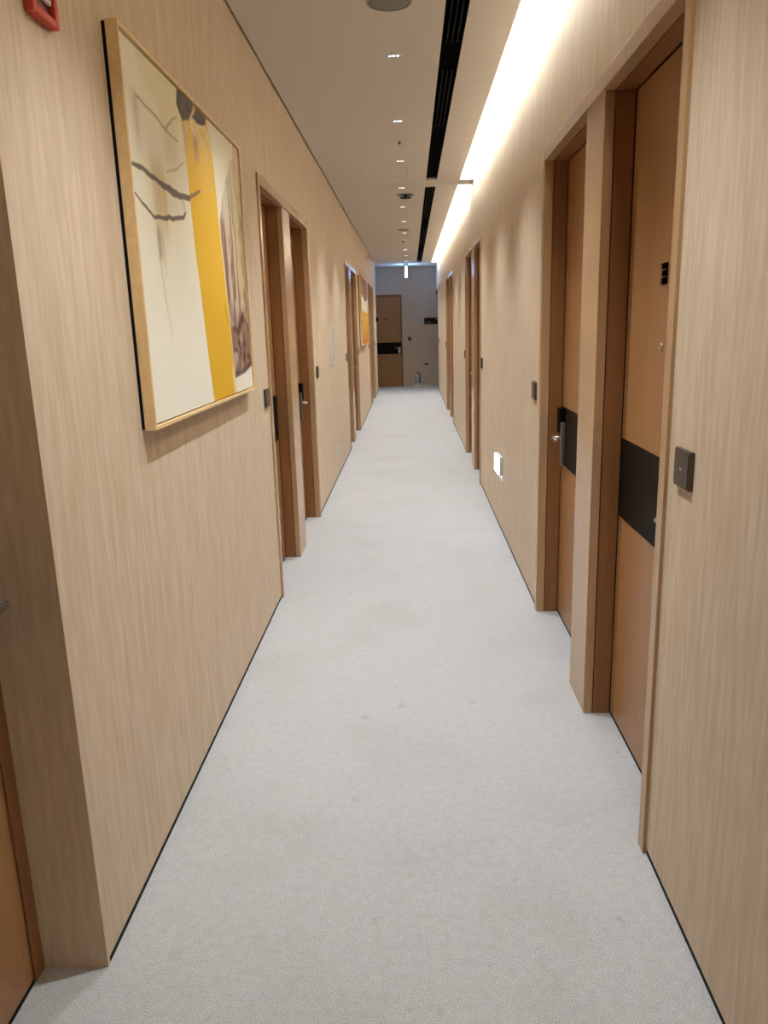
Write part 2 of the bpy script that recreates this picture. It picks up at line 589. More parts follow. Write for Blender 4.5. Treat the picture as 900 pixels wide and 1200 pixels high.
def lever_set(e_, X, yc, arm, lock=True, out=0.046, zl=0.938, mat='steel'):
    """black lock unit, satin back plate and lever on the leaf face; arm = direction of the lever along y"""
    if lock:
        MB().box(X(0.100), X(0.074), yc - 0.012, yc + 0.046, 0.962, 1.084).build('lock_unit', 'lockbox', e_, 0.004)
    bpl = MB().box(X(0.100), X(0.080), yc - 0.034, yc - 0.013, 0.800, 1.016).build('back_plate', 'steel', e_, 0.002)
    h_ = MB().cyl((X(0.100), yc, zl), (X(out), yc, zl), 0.009, 16)
    h_.tube([(X(out + 0.004), yc - arm * 0.004, zl), (X(out + 0.001), yc + arm * 0.02, zl), (X(out + 0.001), yc + arm * 0.11, zl - 0.002)], 0.0085, 12)
    h_.build('lever', mat, bpl, smooth=True)


def door(s, wx, a, b_, latch, label, dz=0.0, digit=False, **kw):
    """leaf between jamb faces a..b_ ; latch = +1 when the lock is on the far side"""
    X = lambda d: sx(s, wx, d + dz)
    e_ = empty('door_%d' % door_n[0], (X(0.103), (a + b_) / 2, 0))
    door_n[0] += 1
    MB().box(X(0.1025), X(0.145), a + 0.006, b_ - 0.004, 0.014, HEAD_IN - 0.005).build('leaf', 'veneer', e_, 0.001)
    MB().box(X(0.1030), X(0.140), a + 0.006, b_ - 0.004, 0.0, 0.014).build('under_leaf_shade', 'black', e_)  # black strip painted in for the shade of the gap under the leaf
    MB().box(X(0.1025), X(0.1000), a + 0.006, b_ - 0.004, 0.803, 1.087).build('band', 'band', e_)
    yc = (b_ - (0.05 if dz else 0.065)) if latch > 0 else (a + 0.065)
    lever_set(e_, X, yc, -latch, **kw)
    ym = (a + b_) / 2
    pp = MB().ring((X(0.1025), ym, 1.415), (-s, 0, 0), [(0.006, 0), (0.013, 0), (0.013, 0.003), (0.006, 0.004)], 20)
    pp = pp.build('peephole', 'steel', e_, smooth=True)
    MB().cyl((X(0.1025), ym, 1.415), (X(0.1005), ym, 1.415), 0.006, 14).build('peephole_lens', 'black', pp)
    if digit:
        # dark metal numeral 3, upper bar, middle bar, lower bar and the spine on the viewer's right
        d_ = MB()
        yl_, yr_ = ym + 0.030, ym - 0.024
        for z0, z1, yy in ((1.640, 1.657, yl_), (1.620, 1.636, yl_ - 0.006), (1.597, 1.616, yl_ + 0.002)):
            d_.box(X(0.1025), X(0.098), yr_, yy, z0, z1)
        d_.box(X(0.1025), X(0.098), yr_, yl_ - 0.014, 1.597, 1.657)
        d_.build('numeral', 'brownmetal', e_)
    return tag(e_, label, 'door', kind='structure')


near_far = ('nearer', 'farther')
LD = [('flush tan wood door just past the yellow striped painting', 'flush tan wood door nearest the tall white notice frame'),
      ('flush tan wood door just past the white notice frame', 'flush tan wood door just before the orange painting'),
      ('flush tan wood door just past the orange painting', 'flush tan wood door nearest the left lobby corner')]
RD = [('flush tan wood door with dark numeral three and black band', 'flush tan wood door with satin lever between post and bell plate'),
      ('flush tan wood door just past the glowing guide light', 'flush tan wood door under the cove divider on the right wall'),
      ('flush tan wood door, first of the last pair along the right wall', 'flush tan wood door, second of the last pair along the right wall')]
LT = ['wood surround with centre post beside the yellow striped painting', 'wood surround with centre post between notice frame and orange painting',
      'wood surround with centre post beyond the orange painting']
RT = ['wood surround with centre post around the door with numeral three', 'wood surround with centre post beyond the glowing guide light',
      'wood surround with centre post, last pair of the right wall']
for i, p in enumerate(PAIRS_L):
    surround(-1, XL, p, LT[i])
    door(-1, XL, p[0] + CW, p[1], -1, LD[i][0])
    door(-1, XL, p[2], p[3] - CW, 1, LD[i][1])
for i, p in enumerate(PAIRS_R):
    surround(1, XR, p, RT[i])
    door(1, XR, p[0] + CW, p[1], -1, RD[i][0], digit=(i == 0))
    door(1, XR, p[2], p[3] - CW, 1, RD[i][1])

# niche door beside the viewer, set deeper in the left wall
e_ = empty('trim_%d' % trim_n[0], (XL, NICHE[0], 0))
trim_n[0] += 1
XN = XL - 0.157
MB().box(XN - 0.04, XN, NICHE[1] - 0.045, NICHE[1], 0, HEAD_OUT).build('jamb', 'jamb', e_, 0.001)
MB().box(XN - 0.04, XN, NICHE[0], NICHE[0] + 0.045, 0, HEAD_OUT).build('jamb', 'jamb', e_, 0.001)
MB().box(XN - 0.04, XN, NICHE[0] + 0.045, NICHE[1] - 0.045, HEAD_IN, HEAD_OUT).build('head_jamb', 'jamb', e_, 0.001)
MB().box(XN - 0.08, XN - 0.06, NICHE[0], NICHE[1], 0, HEAD_OUT).build('gap_shade_back', 'black', e_)  # black sheet puts shade into the gaps round the niche leaf
tag(e_, 'wood door frame in the deep niche by the red alarm box', 'door surround', kind='structure')
nd = door(-1, XL, NICHE[0] + 0.045, NICHE[1] - 0.045, 1, 'tan wood door set deep in the niche by the red alarm box', dz=0.057,
          out=0.008, zl=0.972, mat='plate')

# end wall door
e_ = empty('trim_%d' % trim_n[0], (DOOR_END[0], Y_END, 0))
trim_n[0] += 1
for a, b_ in ((DOOR_END[0], DOOR_END[0] + 0.03), (DOOR_END[1] - 0.03, DOOR_END[1])):
    MB().box(a, b_, Y_END - 0.012, Y_END + 0.08, 0, 2.245).build('side_casing', 'jamb', e_, 0.002)
MB().box(DOOR_END[0] + 0.03, DOOR_END[1] - 0.03, Y_END - 0.012, Y_END + 0.08, 2.215, 2.245).build('head_casing', 'jamb', e_, 0.002)
tag(e_, 'slim wood frame around the single door in the end wall', 'door surround', kind='structure')
e_ = empty('door_%d' % door_n[0], (-0.586, Y_END + 0.03, 0))
door_n[0] += 1
a, b_ = DOOR_END[0] + 0.034, DOOR_END[1] - 0.034
MB().box(a, b_, Y_END + 0.025, Y_END + 0.07, 0.008, 2.211).build('leaf', 'veneer', e_, 0.001)
MB().box(a, b_, Y_END + 0.022, Y_END + 0.025, 0.81, 1.092).build('band', 'band', e_)
MB().box(b_ - 0.075, b_ - 0.018, Y_END - 0.012, Y_END + 0.022, 0.83, 0.975).build('lock_unit', 'steel', e_, 0.006)
MB().cyl((b_ - 0.048, Y_END + 0.0, 0.955), (b_ - 0.048, Y_END - 0.055, 0.955), 0.011, 14).tube(
    [(b_ - 0.048, Y_END - 0.05, 0.955), (b_ - 0.07, Y_END - 0.052, 0.955), (b_ - 0.165, Y_END - 0.052, 0.957)], 0.011, 10).build('lever', 'chrome', e_, smooth=True)
MB().ring((-0.586, Y_END + 0.025, 1.437), (0, -1, 0), [(0.004, 0), (0.015, 0), (0.015, 0.004), (0.004, 0.004)], 18).build('peephole', 'steel', e_)
nb = MB()
for xx in (-0.625, -0.592, -0.560):
    nb.box(xx, xx + 0.020, Y_END + 0.021, Y_END + 0.025, 1.63, 1.69)
nb.build('room_number', 'brownmetal', e_)
tag(e_, 'tan wood door with black band and chrome lever in the end wall', 'door', kind='structure')

# alcove opening edge on the right wall
e_ = empty('trim_%d' % trim_n[0], (XR, 18.2, 0))
MB().box(XR - 0.010, XR + 0.30, 18.2, 18.235, 0, 2.25).build('side_casing', 'jamb', e_, 0.001)
MB().box(XR - 0.010, XR + 0.30, 18.2, Y_END, 2.25, 2.29).build('head_casing', 'jamb', e_, 0.001)
tag(e_, 'brown wood edging of the alcove opening at the end of the right wall', 'trim', kind='structure')


# ------------------------------------------------------------------ bell plates beside the doors
def bell(s, wx, yc, label, zc=1.15):
    e_ = empty('bell_plate', (wx, yc, zc - 0.046))
    X = lambda d: wx - s * d
    MB().box(X(0.0), X(0.011), yc - 0.052, yc + 0.052, zc - 0.046, zc + 0.046).build('back_plate', 'plate', e_, 0.0015)
    fc = MB().box(X(0.011), X(0.0135), yc - 0.047, yc + 0.047, zc - 0.041, zc + 0.041).build('face', 'plateface', e_, 0.001)
    MB().box(X(0.0135), X(0.0142), yc - 0.006, yc + 0.006, zc - 0.003, zc + 0.002).build('mark', 'lightgrey', fc)
    return tag(e_, label, 'bell plate', 'dark bell plates beside the room doors')


BL = [(4.062, 'dark square bell plate between the striped painting and a door'),
      (6.35, 'dark square bell plate just past the first left door pair'),
      (9.385, 'dark square bell plate just past the white notice frame'),
      (11.56, 'dark square bell plate just before the orange painting'),
      (14.60, 'dark square bell plate just past the orange painting'),
      (16.85, 'dark square bell plate nearest the left lobby corner')]
BR = [(1.832, 'dark square bell plate beside the door with numeral three'),
      (4.100, 'dark square bell plate past the door with the satin lever'),
      (7.140, 'dark square bell plate just beyond the glowing guide light'),
      (9.340, 'dark square bell plate past the door under the cove divider'),
      (14.16, 'dark square bell plate past the last right door pair'),
      (17.55, 'dark square bell plate beside the alcove opening')]
for y, t in BL:
    bell(-1, XL, y, t)
for y, t in BR:
    bell(1, XR, y, t)


# ------------------------------------------------------------------ paintings
def vnoise(u, v, fu, fv, seed):
    r = np.random.RandomState(seed)
    gx, gy = int(fu) + 3, int(fv) + 3
    G = r.rand(gx, gy)
    x, y = u * fu, v * fv
    i, j = np.floor(x).astype(int), np.floor(y).astype(int)
    fx, fy = x - i, y - j
    fx, fy = fx * fx * (3 - 2 * fx), fy * fy * (3 - 2 * fy)
    i, j = np.clip(i, 0, gx - 2), np.clip(j, 0, gy - 2)
    return (G[i, j] * (1 - fx) + G[i + 1, j] * fx) * (1 - fy) + (G[i, j + 1] * (1 - fx) + G[i + 1, j + 1] * fx) * fy


def sm(a, b_, x):
    t = np.clip((x - a) / (b_ - a), 0, 1)
    return t * t * (3 - 2 * t)


def lay(col, rgb, mask):
    c = np.array(lin(*rgb)[:3])
    mk = np.clip(mask, 0, 1)[..., None]
    return col * (1 - mk) + c * mk


def stroke(u, v, pts, ws, asp):
    """distance based brush stroke, widths in canvas heights"""
    best = np.zeros_like(u)
    for (p, q, w0, w1) in zip(pts, pts[1:], ws, ws[1:]):
        ax_, ay = p[0] * asp, p[1]
        bx_, by = q[0] * asp, q[1]
        dx, dy = bx_ - ax_, by - ay
        t = np.clip(((u * asp - ax_) * dx + (v - ay) * dy) / (dx * dx + dy * dy + 1e-9), 0, 1)
        d = np.hypot(u * asp - ax_ - t * dx, v - ay - t * dy)
        ww = (w0 + (w1 - w0) * t)
        best = np.maximum(best, 1 - sm(ww * 0.75, ww * 1.15 + 0.0015, d))
    return best


def art_stripe(u, v, asp):
    col = np.ones(u.shape + (3,)) * np.array(lin(238, 231, 208)[:3])
    n1 = vnoise(u, v, 7, 5, 1)
    n2 = vnoise(u, v, 60, 4, 2)
    n3 = vnoise(u, v, 40, 30, 3)
    nf = vnoise(u, v, 120, 20, 4)
    col = lay(col, (226, 214, 174), sm(0.5, 0.8, n1) * sm(0.45, 0.8, v) * 0.8)
    col = lay(col, (240, 238, 226), sm(0.5, 0.05, v) * 0.7)
    # washed out tan runs on the left
    run = np.exp(-((u - 0.165 - 0.03 * (n1 - 0.5)) / 0.038) ** 2) * sm(0.40, 0.62, v) * (1 - sm(0.70, 0.77, v))
    col = lay(col, (196, 170, 110), run * (0.35 + 0.5 * n2))
    run = np.exp(-((u - 0.205) / 0.012) ** 2) * sm(0.50, 0.6, v) * (1 - sm(0.66, 0.76, v))
    col = lay(col, (222, 186, 96), run * 0.75)
    run = np.exp(-((u - 0.145) / 0.016) ** 2) * sm(0.44, 0.48, v) * (1 - sm(0.53, 0.57, v))
    col = lay(col, (150, 126, 106), run * 0.9 * n2)
    run = np.exp(-((u - 0.065) / 0.018) ** 2) * sm(0.70, 0.8, v) * (1 - sm(0.85, 0.90, v))
    col = lay(col, (176, 160, 118), run * 0.7 * (0.4 + n2))
    col = lay(col, (206, 192, 150), stroke(u, v, [(0.13, 0.5), (0.145, 0.36), (0.175, 0.23)], [0.006, 0.005, 0.003], asp) * 0.6)
    col = lay(col, (186, 172, 130), stroke(u, v, [(0.165, 0.53), (0.17, 0.42)], [0.005, 0.003], asp) * 0.5)
    # yellow stripe
    left = np.interp(v, [0, 0.02, 0.225, 0.41, 0.5, 0.758, 0.92, 1], [0.490, 0.486, 0.457, 0.435, 0.420, 0.404, 0.385, 0.372])
    right = np.interp(v, [0, 0.02, 0.15, 0.28, 0.56, 0.826, 0.974, 1], [0.760, 0.757, 0.748, 0.734, 0.695, 0.675, 0.656, 0.650])
    ms = sm(-0.003, 0.003, u - left) * sm(-0.003, 0.003, right - u)
    ms *= 1 - 0.0 * n3
    col = lay(col, (232, 184, 52), ms)
    col = lay(col, (240, 208, 120), ms * sm(0.60, 0.98, v) * (0.35 + 0.5 * n1))
    col = lay(col, (226, 176, 34), ms * sm(0.5, 0.2, v) * 0.6)
    col = lay(col, (232, 222, 190), ms * sm(0.82, 0.94, v) * sm(0.45, 0.75, n3) * 0.9)
    pp = np.exp(-((u - 0.50) / 0.02) ** 2) * sm(0.80, 0.83, v) * (1 - sm(0.87, 0.92, v))
    col = lay(col, (172, 140, 132), pp * (0.3 + n3))
    col = lay(col, (206, 180, 170), ms * np.exp(-((u - left - 0.02) / 0.015) ** 2) * sm(0.78, 0.9, v) * 0.7)
    col = lay(col, (128, 92, 40), stroke(u, v, [(0.683, 0.36), (0.698, 0.31), (0.705, 0.27)], [0.002, 0.005, 0.002], asp) * n3 * 1.3)
    col = lay(col, (210, 172, 132), np.exp(-((u - right + 0.016) / 0.009) ** 2) * sm(0.28, 0.2, v) * sm(0.3, 0.7, n2))
    col = lay(col, (240, 235, 220), np.exp(-((u - right + 0.018) / 0.006) ** 2) * sm(0.13, 0.08, v))
    # dark patch at the top of the stripe
    low = np.interp(u, [0.355, 0.37, 0.395, 0.44, 0.46, 0.50, 0.53, 0.60, 0.625], [0.935, 0.93, 0.918, 0.932, 0.935, 0.955, 0.948, 0.962, 0.985])
    dk = sm(-0.004, 0.004, u - np.interp(v, [0.92, 0.95, 1], [0.388, 0.357, 0.368])) * sm(-0.004, 0.004, 0.622 - u) * sm(-0.004, 0.004, v - low - 0.012 * (n3 - 0.5))
    gapc = np.exp(-((u - np.interp(v, [0.93, 0.99], [0.455, 0.512])) / 0.010) ** 2)
    col = lay(col, (104, 92, 80), dk * (1 - 0.9 * gapc))
    col = lay(col, (78, 68, 60), dk * (1 - gapc) * sm(0.4, 0.8, n3) * 0.7)
    # brown textured column at the right
    edge = np.interp(v, [0.05, 0.065, 0.295, 0.594, 0.66, 0.755, 0.86, 0.92, 0.95], [0.76, 0.757, 0.738, 0.697, 0.702, 0.745, 0.83, 0.87, 0.93])
    bot = np.interp(u, [0.75, 0.89, 1.0], [0.060, 0.070, 0.095])
    mb = sm(-0.004, 0.006, u - edge) * sm(-0.003, 0.003, v - bot)
    fade = 1 - sm(0.60, 0.93, v)
    streak = 0.6 * n2 + 0.4 * nf
    col = lay(col, (202, 184, 160), mb * (0.25 + 0.65 * fade))
    col = lay(col, (140, 106, 88), mb * sm(0.38, 0.66, streak) * (0.25 + 0.75 * fade))
    col = lay(col, (216, 190, 120), mb * np.exp(-((u - 0.93) / 0.05) ** 2) * sm(0.25, 0.5, v) * 0.55)
    col = lay(col, (140, 100, 84), mb * np.exp(-((u - edge - 0.022) / 0.022) ** 2) * (1 - sm(0.50, 0.72, v)) * (0.45 + 0.5 * n3))
    big = vnoise(u, v, 14, 12, 9)
    dark = mb * (1 - sm(0.22, 0.36, v + 0.10 * (big - 0.5)))
    col = lay(col, (134, 94, 78), dark * 0.75)
    col = lay(col, (74, 44, 38), dark * sm(0.48, 0.70, 0.6 * n3 + 0.4 * big) * 0.9)
    col = lay(col, (196, 176, 158), dark * sm(0.60, 0.82, vnoise(u, v, 30, 14, 12)) * 0.8)
    col = lay(col, (60, 36, 32), mb * stroke(u, v, [(0.77, 0.26), (0.84, 0.245), (0.92, 0.31), (0.95, 0.28)], [0.010, 0.016, 0.020, 0.008], asp) * (0.35 + 0.65 * n3))
    col = lay(col, (70, 42, 38), mb * np.exp(-((v - bot - 0.012) / 0.016) ** 2) * 0.8)
    # branch strokes
    wob = 0.006 * (n3 - 0.5)
    v2 = v + wob
    col = lay(col, (104, 92, 78), stroke(u, v2, [(0.012, 0.686), (0.071, 0.689), (0.123, 0.682), (0.203, 0.676), (0.26, 0.671), (0.323, 0.672), (0.408, 0.683)],
                                         [0.005, 0.007, 0.006, 0.009, 0.013, 0.010, 0.007], asp) * 0.95)
    col = lay(col, (146, 112, 88), stroke(u, v2, [(0.408, 0.683), (0.46, 0.708), (0.508, 0.728)], [0.006, 0.006, 0.005], asp) * 0.95)
    col = lay(col, (104, 92, 78), stroke(u, v2, [(0.014, 0.613), (0.12, 0.571), (0.242, 0.591), (0.343, 0.612), (0.36, 0.628)],
                                         [0.003, 0.005, 0.007, 0.006, 0.004], asp) * 0.95)
    col = lay(col, (150, 138, 110), stroke(u, v2, [(0.36, 0.628), (0.337, 0.673)], [0.003, 0.003], asp) * 0.8)
    col = lay(col, (176, 162, 128), stroke(u, v2, [(0.073, 0.874), (0.128, 0.863), (0.168, 0.865), (0.251, 0.844), (0.347, 0.837)],
                                           [0.004, 0.004, 0.004, 0.005, 0.002], asp) * 0.85)
    col = lay(col, (170, 156, 122), stroke(u, v2, [(0.251, 0.844), (0.294, 0.879), (0.351, 0.91)], [0.005, 0.004, 0.002], asp) * 0.75)
    col = lay(col, (196, 182, 146), stroke(u, v2, [(0.236, 0.721), (0.301, 0.742), (0.382, 0.785)], [0.003, 0.004, 0.002], asp) * 0.8)
    return col


def art_orange(u, v, asp):
    n1, n2, n3 = vnoise(u, v, 6, 6, 21), vnoise(u, v, 40, 4, 22), vnoise(u, v, 24, 20, 23)
    col = np.ones(u.shape + (3,)) * np.array(lin(232, 222, 200)[:3])
    top = sm(-0.006, 0.006, v - np.interp(u, [0, 0.35, 0.62, 0.9, 1], [0.76, 0.71, 0.66, 0.70, 0.74]) - 0.02 * (n3 - 0.5))
    col = lay(col, (156, 124, 116), top)
    col = lay(col, (104, 82, 70), top * sm(0.4, 0.8, n3) * 0.7)
    col = lay(col, (96, 70, 52), top * (1 - sm(0.66, 0.76, v)) * 0.8)
    low = sm(-0.006, 0.006, np.interp(u, [0, 0.4, 1], [0.53, 0.50, 0.49]) - v)
    col = lay(col, (222, 160, 62), low)
    col = lay(col, (238, 190, 90), low * sm(0.45, 0.8, n2) * 0.7)
    col = lay(col, (196, 116, 40), low * (1 - sm(0.05, 0.35, v)) * (0.3 + 0.6 * n1))
    col = lay(col, (170, 104, 46), low * sm(0.62, 0.8, n3) * 0.6)
    return col


def painting(y0, y1, z0, z1, proud, art, res, label, group):
    e_ = empty('painting', (XL, y0, z0))
    gap, f = 0.010, 0.011
    xb, xf = XL + gap, XL + proud
    MB().box(XL, xb, y0 + 0.003, y1 - 0.003, z0 + 0.003, z1 - 0.003).build('gap_shade_board', 'black', e_)  # black filler added as the shade between frame and wall
    MB().box(xb, xf, y0, y0 + f, z0, z1).build('frame_rail', 'frame', e_, 0.001)
    MB().box(xb, xf, y1 - f, y1, z0, z1).build('frame_rail', 'frame', e_, 0.001)
    MB().box(xb, xf, y0 + f, y1 - f, z0, z0 + f).build('frame_rail', 'frame', e_, 0.001)
    MB().box(xb, xf, y0 + f, y1 - f, z1 - f, z1).build('frame_rail', 'frame', e_, 0.001)
    # the canvas: one fine grid carrying the painted colours, with a turned back edge
    nu, nv = res
    gp = 0.005
    cy0, cy1, cz0, cz1 = y0 + f + gp, y1 - f - gp, z0 + f + gp, z1 - f - gp
    U, V = np.meshgrid(np.linspace(0, 1, nu), np.linspace(0, 1, nv), indexing='ij')
    asp = (cy1 - cy0) / (cz1 - cz0)
    col = art(U, V, asp)
    xs = xf - 0.008
    off = Vector(e_['_w'])
    P = np.stack([np.full(U.shape, xs - off.x), cy0 + U * (cy1 - cy0) - off.y, cz0 + V * (cz1 - cz0) - off.z], -1).reshape(-1, 3)
    idx = np.arange(nu * nv).reshape(nu, nv)
    F = np.stack([idx[:-1, :-1], idx[1:, :-1], idx[1:, 1:], idx[:-1, 1:]], -1).reshape(-1, 4)
    me = bpy.data.meshes.new('canvas')
    verts = P.tolist()
    faces = F.tolist()
    c4 = [idx[0, 0], idx[-1, 0], idx[-1, -1], idx[0, -1]]
    k = len(verts)
    for i in c4:
        q = verts[i]
        verts.append([q[0] - 0.018, q[1], q[2]])
    rings = [idx[:, 0].tolist(), idx[-1, :].tolist(), idx[::-1, -1].tolist(), idx[0, ::-1].tolist()]
    for s_, rg in enumerate(rings):
        faces.append([k + s_] + [k + (s_ + 1) % 4] + [int(i) for i in rg[::-1]])
    faces.append([k + 3, k + 2, k + 1, k])
    me.from_pydata(verts, [], faces)
    me.materials.append(M['canvas'])
    ca = me.color_attributes.new('paint', 'FLOAT_COLOR', 'POINT')
    full = np.ones((len(verts), 4), dtype=np.float32)
    full[:nu * nv, :3] = col.reshape(-1, 3)
    full[nu * nv:, :3] = 0.6
    ca.data.foreach_set('color', full.reshape(-1))
    o = bpy.data.objects.new('canvas', me)
    C.objects.link(o)
    o.parent = e_
    return tag(e_, label, 'painting', group)


painting(2.155, 3.600, 1.230, 2.272, 0.042, art_stripe, (440, 320),
         'large framed abstract painting with a vertical yellow stripe and thin branches', 'framed abstract paintings')
painting(12.02, 13.78, 1.215, 2.250, 0.048, art_orange, (150, 100),
         'framed abstract painting with an orange lower half and a brown cloud', 'framed abstract paintings')

# ------------------------------------------------------------------ ceiling fittings
base = empty('downlight', (-0.055, 4.457, H))
cx, cy = -0.055, 4.457
MB().ring((cx, cy, H), (0, 0, -1), [(0.030, 0.0), (0.041, 0.0), (0.041, 0.0025), (0.038, 0.004), (0.032, 0.004), (0.030, 0.003)], 36).build('trim_ring', 'ceiling', base, smooth=True)
lens = MB().lathe((cx, cy, H), (0, 0, -1), [(0.030, 0.0), (0.030, 0.002), (0.026, 0.0028)], 28).build('lens', 'glass', base, smooth=True)
for dx in (-0.020, 0.0, 0.020):
    MB().lathe((cx + dx, cy, H - 0.0022), (0, 0, -1), [(0.0075, 0), (0.0075, 0.0016), (0.005, 0.0028)], 14).build('emitter', 'led', lens, smooth=True)
tag(base, 'small recessed downlight with three white emitters in the ceiling', 'downlight', 'row of ceiling downlights')
lamp_d = bpy.data.lights.new('downlight_beam', 'SPOT')
lamp_d.energy, lamp_d.color = SPOT_W, SPOT_COL
lamp_d.spot_size, lamp_d.spot_blend = math.radians(SPOT_CONE), 1.0
lamp_d.shadow_soft_size = 0.022
lamp = bpy.data.objects.new('downlight_beam', lamp_d)
C.objects.link(lamp)
lamp.parent = base
lamp.location = (0, 0, -0.03)
for k in range(-2, 11):
    if k:
        copy_tree(base, (-0.055, 4.457 + 1.322 * k, H))

# round grey speaker, sensor, dusty vent, second speaker, detector
def speaker(x, y, r, label):
    e_ = empty('ceiling_speaker', (x, y, H))
    MB().ring((x, y, H), (0, 0, -1), [(r - 0.008, 0), (r, 0), (r, 0.004), (r - 0.004, 0.007), (r - 0.008, 0.006)], 48).build('rim', 'grey', e_, smooth=True)
    MB().lathe((x, y, H), (0, 0, -1), [(r - 0.008, 0), (r - 0.008, 0.004), (r * 0.6, 0.006), (0.01, 0.0065)], 48).build('grille', 'speaker', e_, smooth=True)
    return tag(e_, label, 'speaker', 'round ceiling speakers')


speaker(-0.062, 3.765, 0.100, 'round grey ceiling speaker before the first of the seen downlights')
speaker(-0.065, 12.0, 0.090, 'round grey ceiling speaker well beyond the dusty air vent')

e_ = empty('sprinkler_head', (-0.052, 6.382, H))
MB().lathe((-0.052, 6.382, H), (0, 0, -1), [(0.026, 0), (0.026, 0.002), (0.018, 0.004)], 24).build('cover_plate', 'ceiling', e_, smooth=True)
MB().lathe((-0.052, 6.382, H - 0.004), (0, 0, -1), [(0.007, 0), (0.007, 0.012), (0.010, 0.014), (0.010, 0.017), (0.004, 0.019)], 16).build('nozzle', 'brownmetal', e_, smooth=True)
tag(e_, 'tiny dark sprinkler nozzle in the ceiling between downlights', 'sprinkler')

e_ = empty('air_vent', (-0.018, 8.85, H))
vx, vy = -0.018, 8.86
MB().ring((vx, vy, H), (0, 0, -1), [(0.078, 0), (0.098, 0), (0.096, 0.004), (0.088, 0.010), (0.080, 0.010)], 40).build('collar', 'grey', e_, smooth=True)
MB().lathe((vx, vy, H), (0, 0, -1), [(0.078, 0), (0.078, 0.0015)], 40).build('throat', 'black', e_)
MB().lathe((vx, vy, H - 0.0015), (0, 0, -1), [(0.012, 0), (0.012, 0.026), (0.064, 0.030), (0.066, 0.033), (0.05, 0.037)], 36).build('disc', 'slat', e_, smooth=True)
tag(e_, 'round dark dusty air vent in the ceiling past the cove divider', 'air vent')

e_ = empty('smoke_detector', (-0.073, 13.36, H))
MB().lathe((-0.073, 13.36, H), (0, 0, -1), [(0.050, 0), (0.050, 0.012), (0.042, 0.020)], 32).build('base', 'white', e_, smooth=True)
MB().lathe((-0.073, 13.36, H - 0.020), (0, 0, -1), [(0.034, 0), (0.036, 0.012), (0.026, 0.022), (0.008, 0.026)], 28).build('chamber', 'grey', e_, smooth=True)
tag(e_, 'small domed smoke detector on the far ceiling', 'smoke detector')

# lit exit sign hanging edge on in the lobby
sx0, sy0 = -0.060, 18.46
e_ = empty('exit_sign', (sx0, sy0, H))
MB().box(sx0 - 0.045, sx0 + 0.045, sy0 + 0.03, sy0 + 0.33, H - 0.022, H).build('ceiling_mount', 'lockbox', e_, 0.002)
for yy in (0.08, 0.28):
    MB().cyl((sx0, sy0 + yy, H - 0.022), (sx0, sy0 + yy, H - 0.055), 0.006, 10).build('rod', 'grey', e_)
MB().box(sx0 - 0.026, sx0 + 0.026, sy0, sy0 + 0.36, H - 0.300, H - 0.055).build('light_box', 'sign', e_, 0.004)
MB().box(sx0 - 0.028, sx0 + 0.028, sy0 - 0.002, sy0 + 0.362, H - 0.306, H - 0.300).build('bottom_rail', 'grey', e_, 0.001)
tag(e_, 'glowing bluish white exit sign hanging edge on from the lobby ceiling', 'exit sign')

# ------------------------------------------------------------------ wall fittings
# red alarm box on the left wall above the niche
e_ = empty('alarm_box', (XL, 1.72, 2.14))
ya, yb, za, zb = 1.722, 1.842, 2.138, 2.262
t = 0.016
for y0, y1, z0, z1 in ((ya, ya + t, za, zb), (yb - t, yb, za, zb), (ya + t, yb - t, za, za + t), (ya + t, yb - t, zb - t, zb)):
    MB().box(XL, XL + 0.022, y0, y1, z0, z1).build('bezel', 'red', e_, 0.002)
MB().box(XL, XL + 0.010, ya + t, yb - t, za + t, zb - t).build('panel', 'darkred', e_)
wf = MB().box(XL + 0.010, XL + 0.018, ya + 0.042, yb - 0.022, za + 0.040, zb - 0.022).build('window_frame', 'white', e_, 0.002)
MB().box(XL + 0.018, XL + 0.0195, ya + 0.050, yb - 0.030, za + 0.048, zb - 0.030).build('press_pane', 'grey', wf)
tag(e_, 'red fire alarm box on the left wall above the painting\'s near side', 'alarm box')

# white notice frame on the left wall
e_ = empty('notice_frame', (XL, 7.6, 1.155))
for y0, y1, z0, z1 in ((7.60, 7.615, 1.155, 1.505), (7.745, 7.76, 1.155, 1.505), (7.615, 7.745, 1.155, 1.170), (7.615, 7.745, 1.490, 1.505)):
    MB().box(XL, XL + 0.014, y0, y1, z0, z1).build('frame_rail', 'white', e_, 0.001)
MB().box(XL, XL + 0.006, 7.615, 7.745, 1.170, 1.490).build('insert', 'grey', e_)
tag(e_, 'tall narrow white notice frame on the left wall', 'notice frame')

e_ = empty('wall_socket', (XL, 7.79, 0.21))
MB().box(XL, XL + 0.008, 7.755, 7.825, 0.212, 0.332).build('plate', 'white', e_, 0.002)
for zz in (0.245, 0.300):
    MB().cyl((XL + 0.008, 7.79, zz), (XL + 0.0095, 7.79, zz), 0.018, 20).build('socket', 'lightgrey', e_)
tag(e_, 'white wall socket low on the left wall below the notice frame', 'socket')

